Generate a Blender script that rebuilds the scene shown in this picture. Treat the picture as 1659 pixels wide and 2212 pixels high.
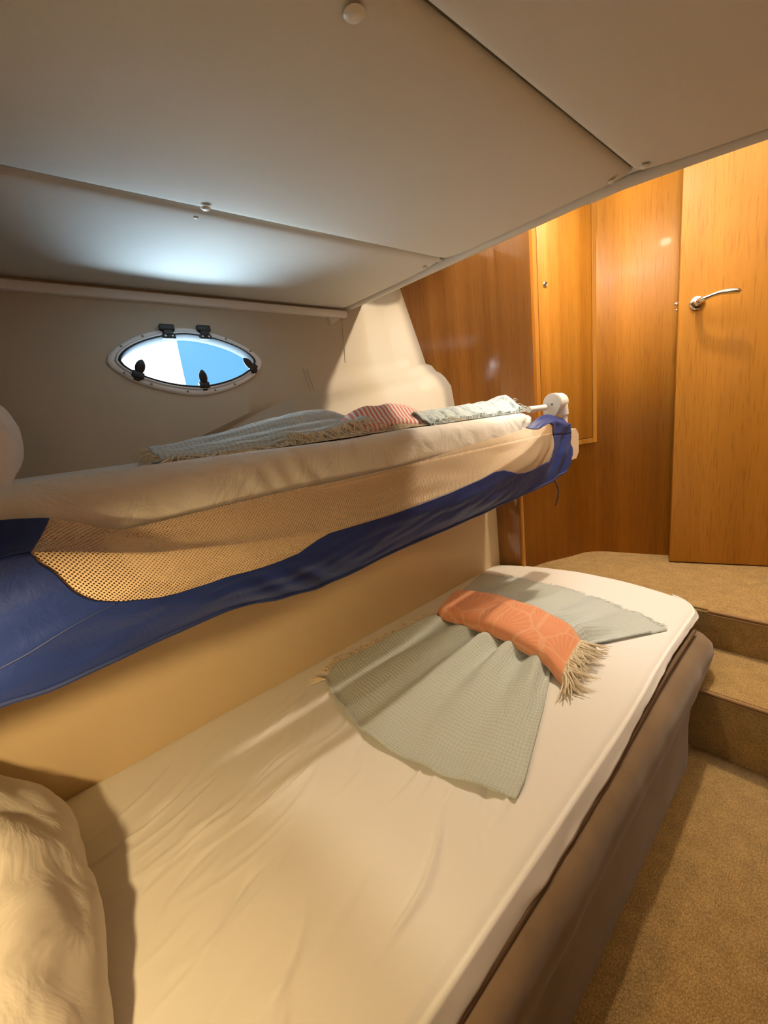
import bpy, bmesh, math, random
import numpy as np
from mathutils import Vector, Matrix, noise

for o in list(bpy.data.objects): bpy.data.objects.remove(o)
SC = bpy.context.scene
COL = SC.collection
rnd = random.Random(7)

# ------------------------------------------------------------------ camera
CAM = Vector((0.0, 0.0, 1.135))
yaw, pitch, roll = math.radians(-49.554), math.radians(-12.571), math.radians(-6.785)
fw = Vector((math.sin(yaw)*math.cos(pitch), math.cos(yaw)*math.cos(pitch), math.sin(pitch)))
rt = fw.cross(Vector((0, 0, 1))).normalized(); up = rt.cross(fw)
r2 = math.cos(roll)*rt + math.sin(roll)*up
u2 = -math.sin(roll)*rt + math.cos(roll)*up
cd = bpy.data.cameras.new('camera'); cam = bpy.data.objects.new('camera', cd); COL.objects.link(cam)
cam.matrix_world = Matrix((( r2.x, u2.x, -fw.x, CAM.x), (r2.y, u2.y, -fw.y, CAM.y), (r2.z, u2.z, -fw.z, CAM.z), (0, 0, 0, 1)))
cd.sensor_fit = 'VERTICAL'; cd.sensor_height = 24.0; cd.lens = 24.0*900.0/2212.0
cd.clip_start = 0.02
SC.camera = cam

# ------------------------------------------------------------------ light
SC.view_settings.view_transform = 'Standard'; SC.view_settings.look = 'None'
SC.view_settings.gamma = 1.0; SC.view_settings.use_curve_mapping = False
SC.view_settings.exposure = 0.38
W = bpy.data.worlds.new('sky'); SC.world = W; W.use_nodes = True
bg = W.node_tree.nodes['Background']; bg.inputs[0].default_value = (0.17, 0.47, 0.80, 1); bg.inputs[1].default_value = 1.12

def lamp(name, kind, loc, energy, color, size=0.03, target=None, **k):
    l = bpy.data.lights.new(name, kind); l.energy = energy; l.color = color
    o = bpy.data.objects.new(name, l); COL.objects.link(o); o.location = loc
    if kind == 'AREA': l.shape = 'RECTANGLE'; l.size = size[0]; l.size_y = size[1]
    elif kind == 'SUN': l.angle = size
    else: l.shadow_soft_size = size
    if target is not None: o.rotation_euler = (Vector(target)-Vector(loc)).to_track_quat('-Z', 'Y').to_euler()
    for a, b in k.items(): setattr(l, a, b)
    return o
lamp('sun', 'SUN', (4, -3, 6), 60.0, (1.0, .96, .9), math.radians(.6), (-3, 0, 0))
lamp('ceiling_lamp', 'SPOT', (-.45, 1.78, 2.24), 57, (1.0, .80, .57), .025, (-.55, .68, .54), spot_size=math.radians(154), spot_blend=.85)
lamp('reading_lamp', 'SPOT', (-.43, -.30, .985), 13, (1.0, .69, .31), .02, (-.78, .45, .10), spot_size=math.radians(116), spot_blend=.45)
lamp('passage_fill', 'AREA', (-.05, 1.62, 2.33), 12, (1.0, .81, .52), (1.1, .6), (-.05, 1.62, 0))  # added soft warm fill that lifts the ambient level, no actual fitting
lamp('cool_fill_overhead', 'AREA', (-.55, 1.45, 2.34), 9.0, (.66, .80, 1.0), (.5, .35), (-.5, 1.7, 0))  # added cool fill from above, standing in for an assumed deck hatch
lamp('water_glint_daylight', 'AREA', (-2.25, .50, .60), 105, (.66, .84, 1.0), (1.2, 1.0), (-1.2, .47, 1.55))

# ------------------------------------------------------------------ materials
def nd(t, kind, **k):
    n = t.nodes.new(kind)
    for a, b in k.items():
        if a in n.inputs.keys(): n.inputs[a].default_value = b
        else: setattr(n, a, b)
    return n
def mat(name, col=(.8, .8, .8), rough=.6, **k):
    m = bpy.data.materials.new(name); m.use_nodes = True
    b = m.node_tree.nodes['Principled BSDF']
    b.inputs['Base Color'].default_value = (*col, 1); b.inputs['Roughness'].default_value = rough
    for a, v in k.items(): b.inputs[a.replace('_', ' ')].default_value = v
    return m, m.node_tree, b
def coords(t, kind='Object', scale=(1, 1, 1)):
    c = nd(t, 'ShaderNodeTexCoord'); mp = nd(t, 'ShaderNodeMapping'); mp.inputs['Scale'].default_value = scale
    t.links.new(c.outputs[kind], mp.inputs[0]); return mp.outputs[0]
def noise_n(t, vec, scale, detail=3, rough=.55, dist=0):
    n = nd(t, 'ShaderNodeTexNoise'); n.inputs['Scale'].default_value = scale; n.inputs['Detail'].default_value = detail
    n.inputs['Roughness'].default_value = rough; n.inputs['Distortion'].default_value = dist
    t.links.new(vec, n.inputs['Vector']); return n.outputs['Fac']
def ramp(t, fac, stops):
    r = nd(t, 'ShaderNodeValToRGB'); e = r.color_ramp.elements
    while len(e) < len(stops): e.new(.5)
    for q, (p, c) in zip(e, stops): q.position = p; q.color = (*c, 1) if len(c) == 3 else c
    t.links.new(fac, r.inputs[0]); return r.outputs[0]
def bump(t, b, h, strength=.3, dist=.002, prev=None):
    n = nd(t, 'ShaderNodeBump'); n.inputs['Strength'].default_value = strength; n.inputs['Distance'].default_value = dist
    t.links.new(h, n.inputs['Height'])
    if prev is not None: t.links.new(prev, n.inputs['Normal'])
    t.links.new(n.outputs[0], b.inputs['Normal']); return n.outputs[0]
def mixc(t, fac, a, b, mode='MIX'):
    n = nd(t, 'ShaderNodeMix', data_type='RGBA', blend_type=mode)
    for s, v in ((n.inputs[0], fac), (n.inputs[6], a), (n.inputs[7], b)):
        if isinstance(v, (int, float)): s.default_value = v
        elif isinstance(v, tuple): s.default_value = (*v, 1)
        else: t.links.new(v, s)
    return n.outputs[2]
def mathn(t, op, a, b=0.0, c=0.0):
    n = nd(t, 'ShaderNodeMath', operation=op)
    for s, v in zip(n.inputs, (a, b, c)):
        if isinstance(v, (int, float)): s.default_value = v
        else: t.links.new(v, s)
    return n.outputs[0]

def wood(name, dark, mid, light, sc=(1, 1, 1), coat=.04):
    m, t, b = mat(name, mid, .46, Specular_IOR_Level=.28, Coat_Weight=coat, Coat_Roughness=.10, Coat_IOR=1.55)
    v = coords(t, 'Object', (22*sc[0], 22*sc[1], .22*sc[2])); n1 = noise_n(t, v, 1.0, 4, .5, .15)
    c = ramp(t, n1, [(.30, dark), (.52, mid), (.75, light)])
    v2 = coords(t, 'Object', (300*sc[0], 300*sc[1], 9*sc[2])); n2 = noise_n(t, v2, 1.0, 3, .6)
    f = ramp(t, n2, [(.34, (.80, .74, .66)), (.46, (1, 1, 1)), (.75, (1.06, 1.04, 1.0))])
    v3 = coords(t, 'Object', (5*sc[0], 5*sc[1], .25)); n3 = noise_n(t, v3, 1.0, 2, .5)
    g = ramp(t, n3, [(.3, (.84, .82, .78)), (.7, (1.1, 1.08, 1.06))])
    c = mixc(t, 1.0, c, f, 'MULTIPLY'); c = mixc(t, 1.0, c, g, 'MULTIPLY')
    t.links.new(c, b.inputs['Base Color']); bump(t, b, n2, .06, .0006)
    return m
WOOD = wood('teak', (.37, .150, .016), (.43, .185, .022), (.49, .22, .030))
WOOD_SHADE = wood('teak_bulkhead_shaded', (.255, .095, .011), (.30, .115, .015), (.345, .138, .020), coat=1.0)  # same teak, darkened in colour for the shade on the left bulkhead
WOOD_E = wood('teak_edge', (.35, .15, .022), (.44, .20, .034), (.51, .24, .045))
WOOD_DOOR = wood('teak_door', (.40, .172, .019), (.445, .198, .024), (.49, .225, .030), (.8, .8, 1))

def vinyl(name, col, rough, bs=.12, sc=900):
    m, t, b = mat(name, col, rough)
    v = coords(t); n = noise_n(t, v, sc, 2, .6); n2 = noise_n(t, v, 14, 2)
    bump(t, b, n2, .10, .004, bump(t, b, n, bs, .0006)); return m
CEIL = vinyl('ceiling_vinyl', (.64, .61, .54), .78, .22, 620)
HULL = vinyl('hull_vinyl', (.53, .475, .375), .55, .10, 700)
HULL_LOW = vinyl('lower_liner_vinyl', (.72, .58, .36), .6, .10, 700)
TRIMW, _, _ = mat('trim_white', (.74, .73, .69), .4)
CREAM, _, _ = mat('berth_board_cream', (.74, .60, .46), .45)
SEAM, _, _ = mat('seam_shadow_gap', (.10, .085, .06), .8)

def cloth(name, col, rough=.85, weave=1800, bs=.12, crump=0.0, csc=9, sheen=.15):
    m, t, b = mat(name, col, rough, Sheen_Weight=sheen)
    v = coords(t); n = noise_n(t, v, weave, 1); p = bump(t, b, n, bs, .0005)
    if crump:
        v2 = coords(t, 'Object', (1, 1, 1)); n2 = noise_n(t, v2, csc, 4, .55, 1.2); bump(t, b, n2, crump, .02, p)
    return m
SHEET = cloth('white_sheet_cotton', (.80, .785, .76), .85, crump=.10, csc=5)
SHEET_UP = cloth('white_sheet_upper', (.80, .785, .76), .85, crump=.42, csc=9)
PILLOW = cloth('pillow_cotton', (.78, .74, .68), .85, crump=.30, csc=9)
FOAM = cloth('mattress_ticking', (.66, .60, .44), .9, 300, .5)
def suede_mat():
    m, t, b = mat('brown_suede', (.22, .14, .075), .9, Sheen_Weight=.35)
    v = coords(t); n = noise_n(t, v, 7, 4, .6, .8); t.links.new(ramp(t, n, [(.3, (.17, .108, .055)), (.7, (.235, .152, .083))]), b.inputs['Base Color'])
    n2 = noise_n(t, v, 5, 2); bump(t, b, n2, .3, .012); return m
SUEDE = suede_mat()
def carpet():
    m, t, b = mat('berber_carpet', (.42, .28, .14), .95, Sheen_Weight=.1)
    v = coords(t, 'Object', (1, 1, 1))
    vo = nd(t, 'ShaderNodeTexVoronoi'); vo.inputs['Scale'].default_value = 1.0
    t.links.new(coords(t, 'Object', (300, 190, 240)), vo.inputs['Vector'])
    n = noise_n(t, v, 320, 2, .6); n2 = noise_n(t, v, 22, 3)
    c = ramp(t, n, [(.30, (.32, .20, .068)), (.5, (.455, .295, .108)), (.72, (.57, .38, .155))])
    g = ramp(t, n2, [(.3, (.86, .86, .86)), (.7, (1.1, 1.1, 1.1))])
    d = ramp(t, vo.outputs['Distance'], [(.15, (1.05, 1.05, 1.05)), (.75, (.72, .69, .64))])
    c = mixc(t, 1, mixc(t, 1, c, g, 'MULTIPLY'), d, 'MULTIPLY'); t.links.new(c, b.inputs['Base Color'])
    h = mathn(t, 'SUBTRACT', 1.0, vo.outputs['Distance']); bump(t, b, h, .6, .004); return m
CARPET = carpet()
NOSE, _, _ = mat('carpet_nosing', (.34, .20, .09), .95)
CHROME, _, _ = mat('chrome', (.80, .78, .75), .12, Metallic=1.0)
BLACK, _, _ = mat('black_plastic', (.02, .024, .03), .35)
GASKET, _, _ = mat('black_rubber', (.015, .017, .02), .55)
PORTW, _, _ = mat('port_frame_white', (.86, .90, .94), .25)
PORTG, _, _ = mat('port_frame_grey', (.74, .76, .79), .3, Metallic=.3)
PLW, _, _ = mat('white_plastic', (.82, .80, .77), .35)
SCREW, _, _ = mat('screw_dark_steel', (.20, .19, .17), .35, Metallic=.8)
BTN, _, _ = mat('vinyl_button', (.70, .66, .58), .35)
GEL, _, _ = mat('white_gelcoat', (.86, .87, .88), .25)
CORD, _, _ = mat('dark_cord', (.03, .03, .06), .8)
PIPE, _, _ = mat('dark_piping', (.16, .10, .055), .9)
def glass():
    m = bpy.data.materials.new('window_glass'); m.use_nodes = True; t = m.node_tree; t.nodes.clear()
    o = nd(t, 'ShaderNodeOutputMaterial'); mx = nd(t, 'ShaderNodeMixShader'); tr = nd(t, 'ShaderNodeBsdfTransparent'); g = nd(t, 'ShaderNodeBsdfGlossy')
    tr.inputs[0].default_value = (.92, .97, 1.0, 1); g.inputs['Roughness'].default_value = .02; mx.inputs[0].default_value = .06
    t.links.new(tr.outputs[0], mx.inputs[1]); t.links.new(g.outputs[0], mx.inputs[2]); t.links.new(mx.outputs[0], o.inputs[0]); return m
GLASS = glass()
def nylon():
    m, t, b = mat('blue_nylon', (.013, .032, .175), .45, Sheen_Weight=.10)
    b.inputs['Sheen Tint'].default_value = (.6, .7, 1, 1); b.inputs['Specular IOR Level'].default_value = .35
    v = coords(t); n = noise_n(t, v, 16, 4, .6, 1.0); n1 = noise_n(t, v, 1500, 1)
    bump(t, b, n, .35, .006, bump(t, b, n1, .1, .0004)); return m
BLUE = nylon()
BLUE_D, _, _ = mat('blue_binding', (.012, .028, .13), .6)
def netting():
    m, t, b = mat('tan_mesh', (.66, .50, .33), .7)
    uv = nd(t, 'ShaderNodeUVMap'); sp = nd(t, 'ShaderNodeSeparateXYZ'); t.links.new(uv.outputs[0], sp.inputs[0])
    P = .0056
    r_ = mathn(t, 'MULTIPLY', sp.outputs[1], 1/(P*.5)); row = mathn(t, 'FLOOR', r_)
    off = mathn(t, 'MULTIPLY', mathn(t, 'MODULO', row, 2.0), .5)
    fx = mathn(t, 'SUBTRACT', mathn(t, 'FRACT', mathn(t, 'ADD', mathn(t, 'MULTIPLY', sp.outputs[0], 1/P), off)), .5)
    fy = mathn(t, 'SUBTRACT', mathn(t, 'FRACT', r_), .5)
    d = mathn(t, 'SQRT', mathn(t, 'ADD', mathn(t, 'MULTIPLY', mathn(t, 'MULTIPLY', fx, fx), 1.0), mathn(t, 'MULTIPLY', mathn(t, 'MULTIPLY', fy, fy), .30)))
    hole = mathn(t, 'LESS_THAN', d, .225)
    out = t.nodes['Material Output']; mx = nd(t, 'ShaderNodeMixShader'); tr = nd(t, 'ShaderNodeBsdfTransparent')
    t.links.new(hole, mx.inputs[0]); t.links.new(b.outputs[0], mx.inputs[1]); t.links.new(tr.outputs[0], mx.inputs[2]); t.links.new(mx.outputs[0], out.inputs[0])
    return m
NET = netting()
def muslin(name, col, fold=.5):
    m, t, b = mat(name, col, .9, Sheen_Weight=.2)
    uv = nd(t, 'ShaderNodeUVMap'); n0 = nd(t, 'ShaderNodeTexNoise'); n0.inputs['Scale'].default_value = 9; n0.inputs['Detail'].default_value = 3
    t.links.new(uv.outputs[0], n0.inputs['Vector'])
    ad = nd(t, 'ShaderNodeVectorMath', operation='MULTIPLY_ADD'); t.links.new(n0.outputs['Color'], ad.inputs[0]); ad.inputs[1].default_value = (.035, .035, 0); t.links.new(uv.outputs[0], ad.inputs[2])
    sp = nd(t, 'ShaderNodeSeparateXYZ'); t.links.new(ad.outputs[0], sp.inputs[0])
    sx = mathn(t, 'SINE', mathn(t, 'MULTIPLY', sp.outputs[0], 2*math.pi/.0125)); sy = mathn(t, 'SINE', mathn(t, 'MULTIPLY', sp.outputs[1], 2*math.pi/.0105))
    h = mathn(t, 'ADD', mathn(t, 'MULTIPLY', sx, .5), mathn(t, 'MULTIPLY', sy, .6))
    n1 = nd(t, 'ShaderNodeTexNoise'); n1.inputs['Scale'].default_value = 70; n1.inputs['Detail'].default_value = 3; t.links.new(uv.outputs[0], n1.inputs['Vector'])
    h2 = mathn(t, 'ADD', h, mathn(t, 'MULTIPLY', n1.outputs['Fac'], 2.4))
    bump(t, b, h2, .42, .0022)
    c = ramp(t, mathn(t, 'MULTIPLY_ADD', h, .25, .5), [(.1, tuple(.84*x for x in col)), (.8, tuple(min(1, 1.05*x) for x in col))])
    t.links.new(c, b.inputs['Base Color']); return m
SAGE = muslin('sage_muslin', (.56, .625, .60))
SKY_M = muslin('pale_blue_muslin', (.56, .66, .70))
FRINGE, _, _ = mat('cream_cotton_fringe', (.78, .69, .53), .95)
FRINGE_B, _, _ = mat('pale_blue_fringe', (.60, .66, .66), .95)
def coral():
    m, t, b = mat('coral_towel', (.78, .33, .17), .92, Sheen_Weight=.3)
    uv = nd(t, 'ShaderNodeUVMap'); mp = nd(t, 'ShaderNodeMapping'); mp.inputs['Scale'].default_value = (1, 1, 1); t.links.new(uv.outputs[0], mp.inputs[0])
    vo = nd(t, 'ShaderNodeTexVoronoi'); vo.inputs['Scale'].default_value = 9.5; vo.inputs['Randomness'].default_value = .85; t.links.new(mp.outputs[0], vo.inputs['Vector'])
    ve = nd(t, 'ShaderNodeTexVoronoi', feature='DISTANCE_TO_EDGE'); ve.inputs['Scale'].default_value = 9.5; ve.inputs['Randomness'].default_value = .85; t.links.new(mp.outputs[0], ve.inputs['Vector'])
    # ribs that fan out inside every scallop
    su = nd(t, 'ShaderNodeVectorMath', operation='SUBTRACT'); t.links.new(mp.outputs[0], su.inputs[0]); t.links.new(vo.outputs['Position'], su.inputs[1])
    sp = nd(t, 'ShaderNodeSeparateXYZ'); t.links.new(su.outputs[0], sp.inputs[0])
    ang = mathn(t, 'ARCTAN2', sp.outputs[0], mathn(t, 'ADD', sp.outputs[1], .045))
    rib = mathn(t, 'SINE', mathn(t, 'MULTIPLY', ang, 26.0))
    ribs = mathn(t, 'MULTIPLY', mathn(t, 'GREATER_THAN', rib, .55), .55)
    edge = mathn(t, 'LESS_THAN', ve.outputs['Distance'], .035)
    f = mathn(t, 'MAXIMUM', ribs, mathn(t, 'MULTIPLY', edge, .9))
    nz = nd(t, 'ShaderNodeTexNoise'); nz.inputs['Scale'].default_value = 60; t.links.new(uv.outputs[0], nz.inputs['Vector'])
    f = mathn(t, 'MULTIPLY', f, nz.outputs['Fac'])
    t.links.new(mixc(t, f, (.76, .30, .15), (.84, .50, .31)), b.inputs['Base Color'])
    v = coords(t); n = noise_n(t, v, 700, 2); bump(t, b, n, .35, .001); return m
CORAL = coral()
def stripes():
    m, t, b = mat('red_white_stripe', (.8, .3, .3), .9)
    uv = nd(t, 'ShaderNodeUVMap'); sp = nd(t, 'ShaderNodeSeparateXYZ'); t.links.new(uv.outputs[0], sp.inputs[0])
    s = mathn(t, 'GREATER_THAN', mathn(t, 'SINE', mathn(t, 'MULTIPLY', sp.outputs[0], 2*math.pi/.0155)), .05)
    t.links.new(mixc(t, s, (.70, .24, .22), (.82, .80, .80)), b.inputs['Base Color'])
    v = coords(t); n = noise_n(t, v, 900, 2); bump(t, b, n, .3, .001); return m
STRIPE = stripes()

# ------------------------------------------------------------------ mesh helpers
def link(name, me, m, parent=None, smooth=True):
    o = bpy.data.objects.new(name, me); COL.objects.link(o)
    if m: me.materials.append(m)
    if smooth:
        for p in me.polygons: p.use_smooth = True
    if parent: o.parent = parent
    return o
def from_bm(name, bm, m, parent=None, smooth=True, sharp=40):
    bmesh.ops.recalc_face_normals(bm, faces=bm.faces)
    if smooth:
        for e in bm.edges:
            if len(e.link_faces) == 2 and e.calc_face_angle(0) > math.radians(sharp): e.smooth = False
    me = bpy.data.meshes.new(name); bm.to_mesh(me); bm.free(); return link(name, me, m, parent, smooth)
def grid(name, P, m, parent=None, uv=None, thick=0, flip=False):
    P = np.asarray(P, float); a, b = P.shape[:2]
    idx = np.arange(a*b).reshape(a, b)
    F = np.stack([idx[:-1, :-1], idx[1:, :-1], idx[1:, 1:], idx[:-1, 1:]], -1).reshape(-1, 4)
    if flip: F = F[:, ::-1]
    me = bpy.data.meshes.new(name); me.from_pydata(P.reshape(-1, 3).tolist(), [], F.tolist())
    if uv is not None:
        uvl = me.uv_layers.new(name='UVMap'); U = np.asarray(uv, float).reshape(-1, 2)[F.reshape(-1)]
        uvl.data.foreach_set('uv', U.reshape(-1).astype(np.float32))
    o = link(name, me, m, parent)
    if thick:
        s = o.modifiers.new('thickness', 'SOLIDIFY'); s.thickness = abs(thick); s.offset = -1 if thick > 0 else 1
    return o
def box_bm(bm, lo, hi, bevel=0, seg=2, M=None):
    r = bmesh.ops.create_cube(bm, size=1.0); vs = r['verts']
    lo, hi = Vector(lo), Vector(hi)
    for v in vs: v.co = Vector([(lo[i]+hi[i])/2 + v.co[i]*(hi[i]-lo[i]) for i in range(3)])
    if bevel:
        es = {e for v in vs for e in v.link_edges}
        q = bmesh.ops.bevel(bm, geom=list(es), offset=bevel, segments=seg, affect='EDGES', profile=.5)
        vs = list({v for f in q['faces'] for v in f.verts} | {v for v in vs if v.is_valid})
    if M is not None:
        for v in vs: v.co = M @ v.co
    return vs
def box(name, lo, hi, m, parent=None, bevel=.003, M=None, seg=2):
    bm = bmesh.new(); box_bm(bm, lo, hi, bevel, seg, M); return from_bm(name, bm, m, parent)
def frame_of(d):
    d = Vector(d).normalized(); a = Vector((0, 0, 1)) if abs(d.z) < .9 else Vector((1, 0, 0))
    x = d.cross(a).normalized(); return x, d.cross(x)
def tube_bm(bm, pts, r, n=8, cap=True):
    pts = [Vector(p) for p in pts]; rings = []
    R = r if isinstance(r, (list, tuple)) else [r]*len(pts); x = None
    for i, p in enumerate(pts):
        d = (pts[min(i+1, len(pts)-1)]-pts[max(i-1, 0)])
        if x is None: x, y = frame_of(d)
        else:
            d.normalize(); x = (x-d*x.dot(d)).normalized(); y = d.cross(x)
        rings.append([bm.verts.new(p+R[i]*(math.cos(k*2*math.pi/n)*x+math.sin(k*2*math.pi/n)*y)) for k in range(n)])
    for a, b in zip(rings, rings[1:]):
        for k in range(n): bm.faces.new((a[k], a[(k+1) % n], b[(k+1) % n], b[k]))
    if cap: bm.faces.new(rings[0][::-1]); bm.faces.new(rings[-1])
def tube(name, pts, r, m, parent=None, n=10):
    bm = bmesh.new(); tube_bm(bm, pts, r, n); return from_bm(name, bm, m, parent)
def lathe_bm(bm, prof, M, n=24):
    rings = [[bm.verts.new(M @ Vector((r*math.cos(k*2*math.pi/n), r*math.sin(k*2*math.pi/n), h))) for k in range(n)] for r, h in prof]
    for a, b in zip(rings, rings[1:]):
        for k in range(n): bm.faces.new((a[k], a[(k+1) % n], b[(k+1) % n], b[k]))
    bm.faces.new(rings[0][::-1]); bm.faces.new(rings[-1])
def axes(o, x, y, z):
    return Matrix(((x[0], y[0], z[0], o[0]), (x[1], y[1], z[1], o[1]), (x[2], y[2], z[2], o[2]), (0, 0, 0, 1)))
def axis_z(o, z):
    z = Vector(z).normalized(); x, y = frame_of(z); return axes(o, x, y, z)
def disc(name, o, z, prof, m, parent=None, n=24):
    bm = bmesh.new(); lathe_bm(bm, prof, axis_z(o, z), n); return from_bm(name, bm, m, parent)
def prism_bm(bm, outline, M, h0, h1, bevel=0):
    a = [bm.verts.new(M @ Vector((x, y, h0))) for x, y in outline]; b = [bm.verts.new(M @ Vector((x, y, h1))) for x, y in outline]
    n = len(a); fs = [bm.faces.new(a[::-1]), bm.faces.new(b)]
    for k in range(n): fs.append(bm.faces.new((a[k], a[(k+1) % n], b[(k+1) % n], b[k])))
    if bevel:
        es = list(fs[1].edges); bmesh.ops.bevel(bm, geom=es, offset=bevel, segments=2, affect='EDGES')
def wall_sweep(name, plan, z0, z1, m, parent=None, thick=.02, side=1):
    """a panel standing on a plan polyline; thickness goes away from the room"""
    P = np.array([[(x, y, z) for z in (z0, z1)] for x, y in plan]); return grid(name, P, m, parent, thick=thick, flip=side < 0)
def smooth_poly(pts, n):
    pts = np.array(pts, float); d = np.r_[0, np.cumsum(np.hypot(*np.diff(pts, axis=0).T))]
    out = []
    for s in np.linspace(0, d[-1], n):
        i = min(max(np.searchsorted(d, s)-1, 0), len(d)-2); t = (s-d[i])/(d[i+1]-d[i])
        p0, p1, p2, p3 = pts[max(i-1, 0)], pts[i], pts[i+1], pts[min(i+2, len(pts)-1)]
        out.append(.5*((2*p1)+(-p0+p2)*t+(2*p0-5*p1+4*p2-p3)*t*t+(-p0+3*p1-3*p2+p3)*t**3))
    return np.array(out)
def sm(t): t = np.clip(t, 0, 1); return t*t*(3-2*t)
def nz(x, y, z=0): return noise.noise(Vector((x, y, z)))
def thing(name, label, cat, loc=(0, 0, 0), group=None):
    o = bpy.data.objects.new(name, None); COL.objects.link(o); o.empty_display_size = .05
    o['label'] = label; o['category'] = cat
    if group: o['group'] = group
    return o
def tag(o, label, cat, group=None):
    o['label'] = label; o['category'] = cat
    if group: o['group'] = group
    return o
def struct(o): o['kind'] = 'structure'; return o

# ================================================================== SETTING
ZC = 1.584           # ceiling over the berths
YE = lambda x: 1.148 + (.345*max(0, x+.5)**1.32)      # its far edge

struct(box('floor', (-1.62, -.8, -.04), (.8, 2.75, 0), CARPET, bevel=0))

# --- hull side: lower liner, ledge, upper recessed lining leaning outboard
def hull_profile(y):
    zr = min(1.215 + (y-.8)*(.125 if y > .8 else .33), 1.33); zr = max(zr, 1.04)
    e = float(sm((y-1.36)/.10))*.022                # coved return near the bulkhead
    e2 = float(sm((y-1.40)/.06))*.016
    pts = [(-1.118, .15), (-1.118, .42), (-1.12, .70), (-1.135, .80), (-1.19, .88), (-1.262, min(1.06, zr-.10)), (-1.296+e2, zr-.07), (-1.318+e2, zr-.028), (-1.334+e2, zr-.008),
           (-1.352+e2, zr+.006), (-1.366+e, zr+.018), (-1.375+e, zr+.035)]
    for z in np.linspace(zr+.05, 2.38, 24): pts.append((-1.375-(z-1.25)*.2246+e, z))
    return pts
ys = np.unique(np.concatenate([np.linspace(-.8, 1.3, 71), np.linspace(1.3, 1.75, 46)]))
PC = np.array((-1.401, .487, 1.372)); PU = np.array((-.219, 0, .976)); PN = np.array((.976, 0, .219)); PYv = np.array((0, 1., 0))
hp = np.array([[(x, y, z) for x, z in hull_profile(y)] for y in ys])
bm = bmesh.new(); gv = [[bm.verts.new(p) for p in row] for row in hp]
for i in range(len(ys)-1):
    for j in range(hp.shape[1]-1): bm.faces.new((gv[i][j], gv[i+1][j], gv[i+1][j+1], gv[i][j+1]))
hull = from_bm('wall_left', bm, None); hull.data.materials.append(HULL); hull.data.materials.append(HULL_LOW)
for p_ in hull.data.polygons: p_.material_index = 1 if p_.center.z < 1.0 else 0
struct(hull)
# port opening cut clean through the lining
def lens(a, b, p=1.65, n=72):
    out = []
    for k in range(n):
        t = 2*math.pi*k/n; c, s = math.cos(t), math.sin(t)
        out.append((a*math.copysign(abs(c)**(2/p), c), b*math.copysign(abs(s)**(2/p), s)))
    # even spacing
    q = np.array(out+[out[0]]); d = np.r_[0, np.cumsum(np.hypot(*np.diff(q, axis=0).T))]; s = np.linspace(0, d[-1], n, endpoint=False)
    return list(zip(np.interp(s, d, q[:, 0]), np.interp(s, d, q[:, 1])))
MP = axes(PC, PYv, PU, PN)
cb = bmesh.new(); prism_bm(cb, lens(.212, .090), MP, -.08, .08)
bmesh.ops.recalc_face_normals(cb, faces=cb.faces); cme = bpy.data.meshes.new('cutter'); cb.to_mesh(cme); cb.free()
cut = bpy.data.objects.new('cutter', cme); COL.objects.link(cut)
s_ = hull.modifiers.new('thickness', 'SOLIDIFY'); s_.thickness = .012; s_.offset = 0
b_ = hull.modifiers.new('port', 'BOOLEAN'); b_.object = cut; b_.operation = 'DIFFERENCE'; b_.solver = 'EXACT'
dg = bpy.context.evaluated_depsgraph_get(); dg.update()
nm = bpy.data.meshes.new_from_object(hull.evaluated_get(dg)); hull.modifiers.clear(); hull.data = nm
bpy.data.objects.remove(cut)
nm.polygons.foreach_set('use_smooth', [True]*len(nm.polygons))
hull.modifiers.new('flat', 'EDGE_SPLIT').split_angle = math.radians(50)
onh = lambda y, z, off=.007: (-1.375-(z-1.25)*.2246+off, y, z)
for pts in ([onh(1.128, 1.575), onh(1.105, 1.48), onh(1.088, 1.40), onh(1.08, 1.37)], [onh(.876, 1.35), onh(.88, 1.30), onh(.884, 1.262)], [onh(.893, 1.345), onh(.90, 1.26)]):
    tube('lining_crease', pts, .0022, HULL, hull, 6)
def screw(y, z, x=None, parent=None, r=.006):
    p = onh(y, z, .006) if x is None else (x, y, z)
    bm = bmesh.new(); lathe_bm(bm, [(r, 0), (r, .0015), (r*.6, .003), (r*.3, .0022), (.0005, .002)], axis_z(p, (1, -.2, .1)), 14); return from_bm('screw', bm, SCREW, parent)
screw(1.05, 1.222, -1.323, hull, .0085); screw(.935, 1.206, -1.322, hull, .004)

# --- ceiling panels over the berths (three padded panels, seams run fore-aft)
SE = [-1.53, -.925, -.382, .82]
def seamx(i, y):
    if i == 1: return -.955 + .038*np.clip(y/1.15, -.4, 1)
    return SE[i]
def ceil_panel(i):
    P = []
    for y in np.r_[np.linspace(-.8, 1.0, 40), np.linspace(1.01, 1.13, 8), 1.14, 1.146, 1.150, 1.153, 1.156, 1.158, 1.16]:
        row = []
        x0, x1 = seamx(i, y), seamx(i+1, y)
        for u in np.r_[0, .0015, .004, .008, .015, .03, .05, .09, np.linspace(.13, .87, 12), .91, .95, .97, .985, .992, .996, .9985, 1]:
            x = x0+(x1-x0)*u
            d = min(abs(x-x0) if i > 0 else 1, abs(x1-x) if i < 2 else 1)
            z = ZC + .012*math.exp(-d/.005) + .012*math.exp(-d/.045)
            z += .016*math.exp(-(1.16-y)/.006)
            yy = y if y < 1.0 else 1.0+(y-1.0)/(.16)*(YE(x)-1.0)
            row.append((x, yy, z))
        P.append(row)
    o = grid('ceiling', P, CEIL, thick=.02); struct(o); return o
cps = [ceil_panel(i) for i in range(3)]
for i, xs in ((1, -.925), (2, -.382)):
    tube('seam_gap', [(seamx(i, y), y, ZC+.021) for y in np.linspace(-.8, 1.14, 12)], .0022, SEAM, cps[i], 6)
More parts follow.
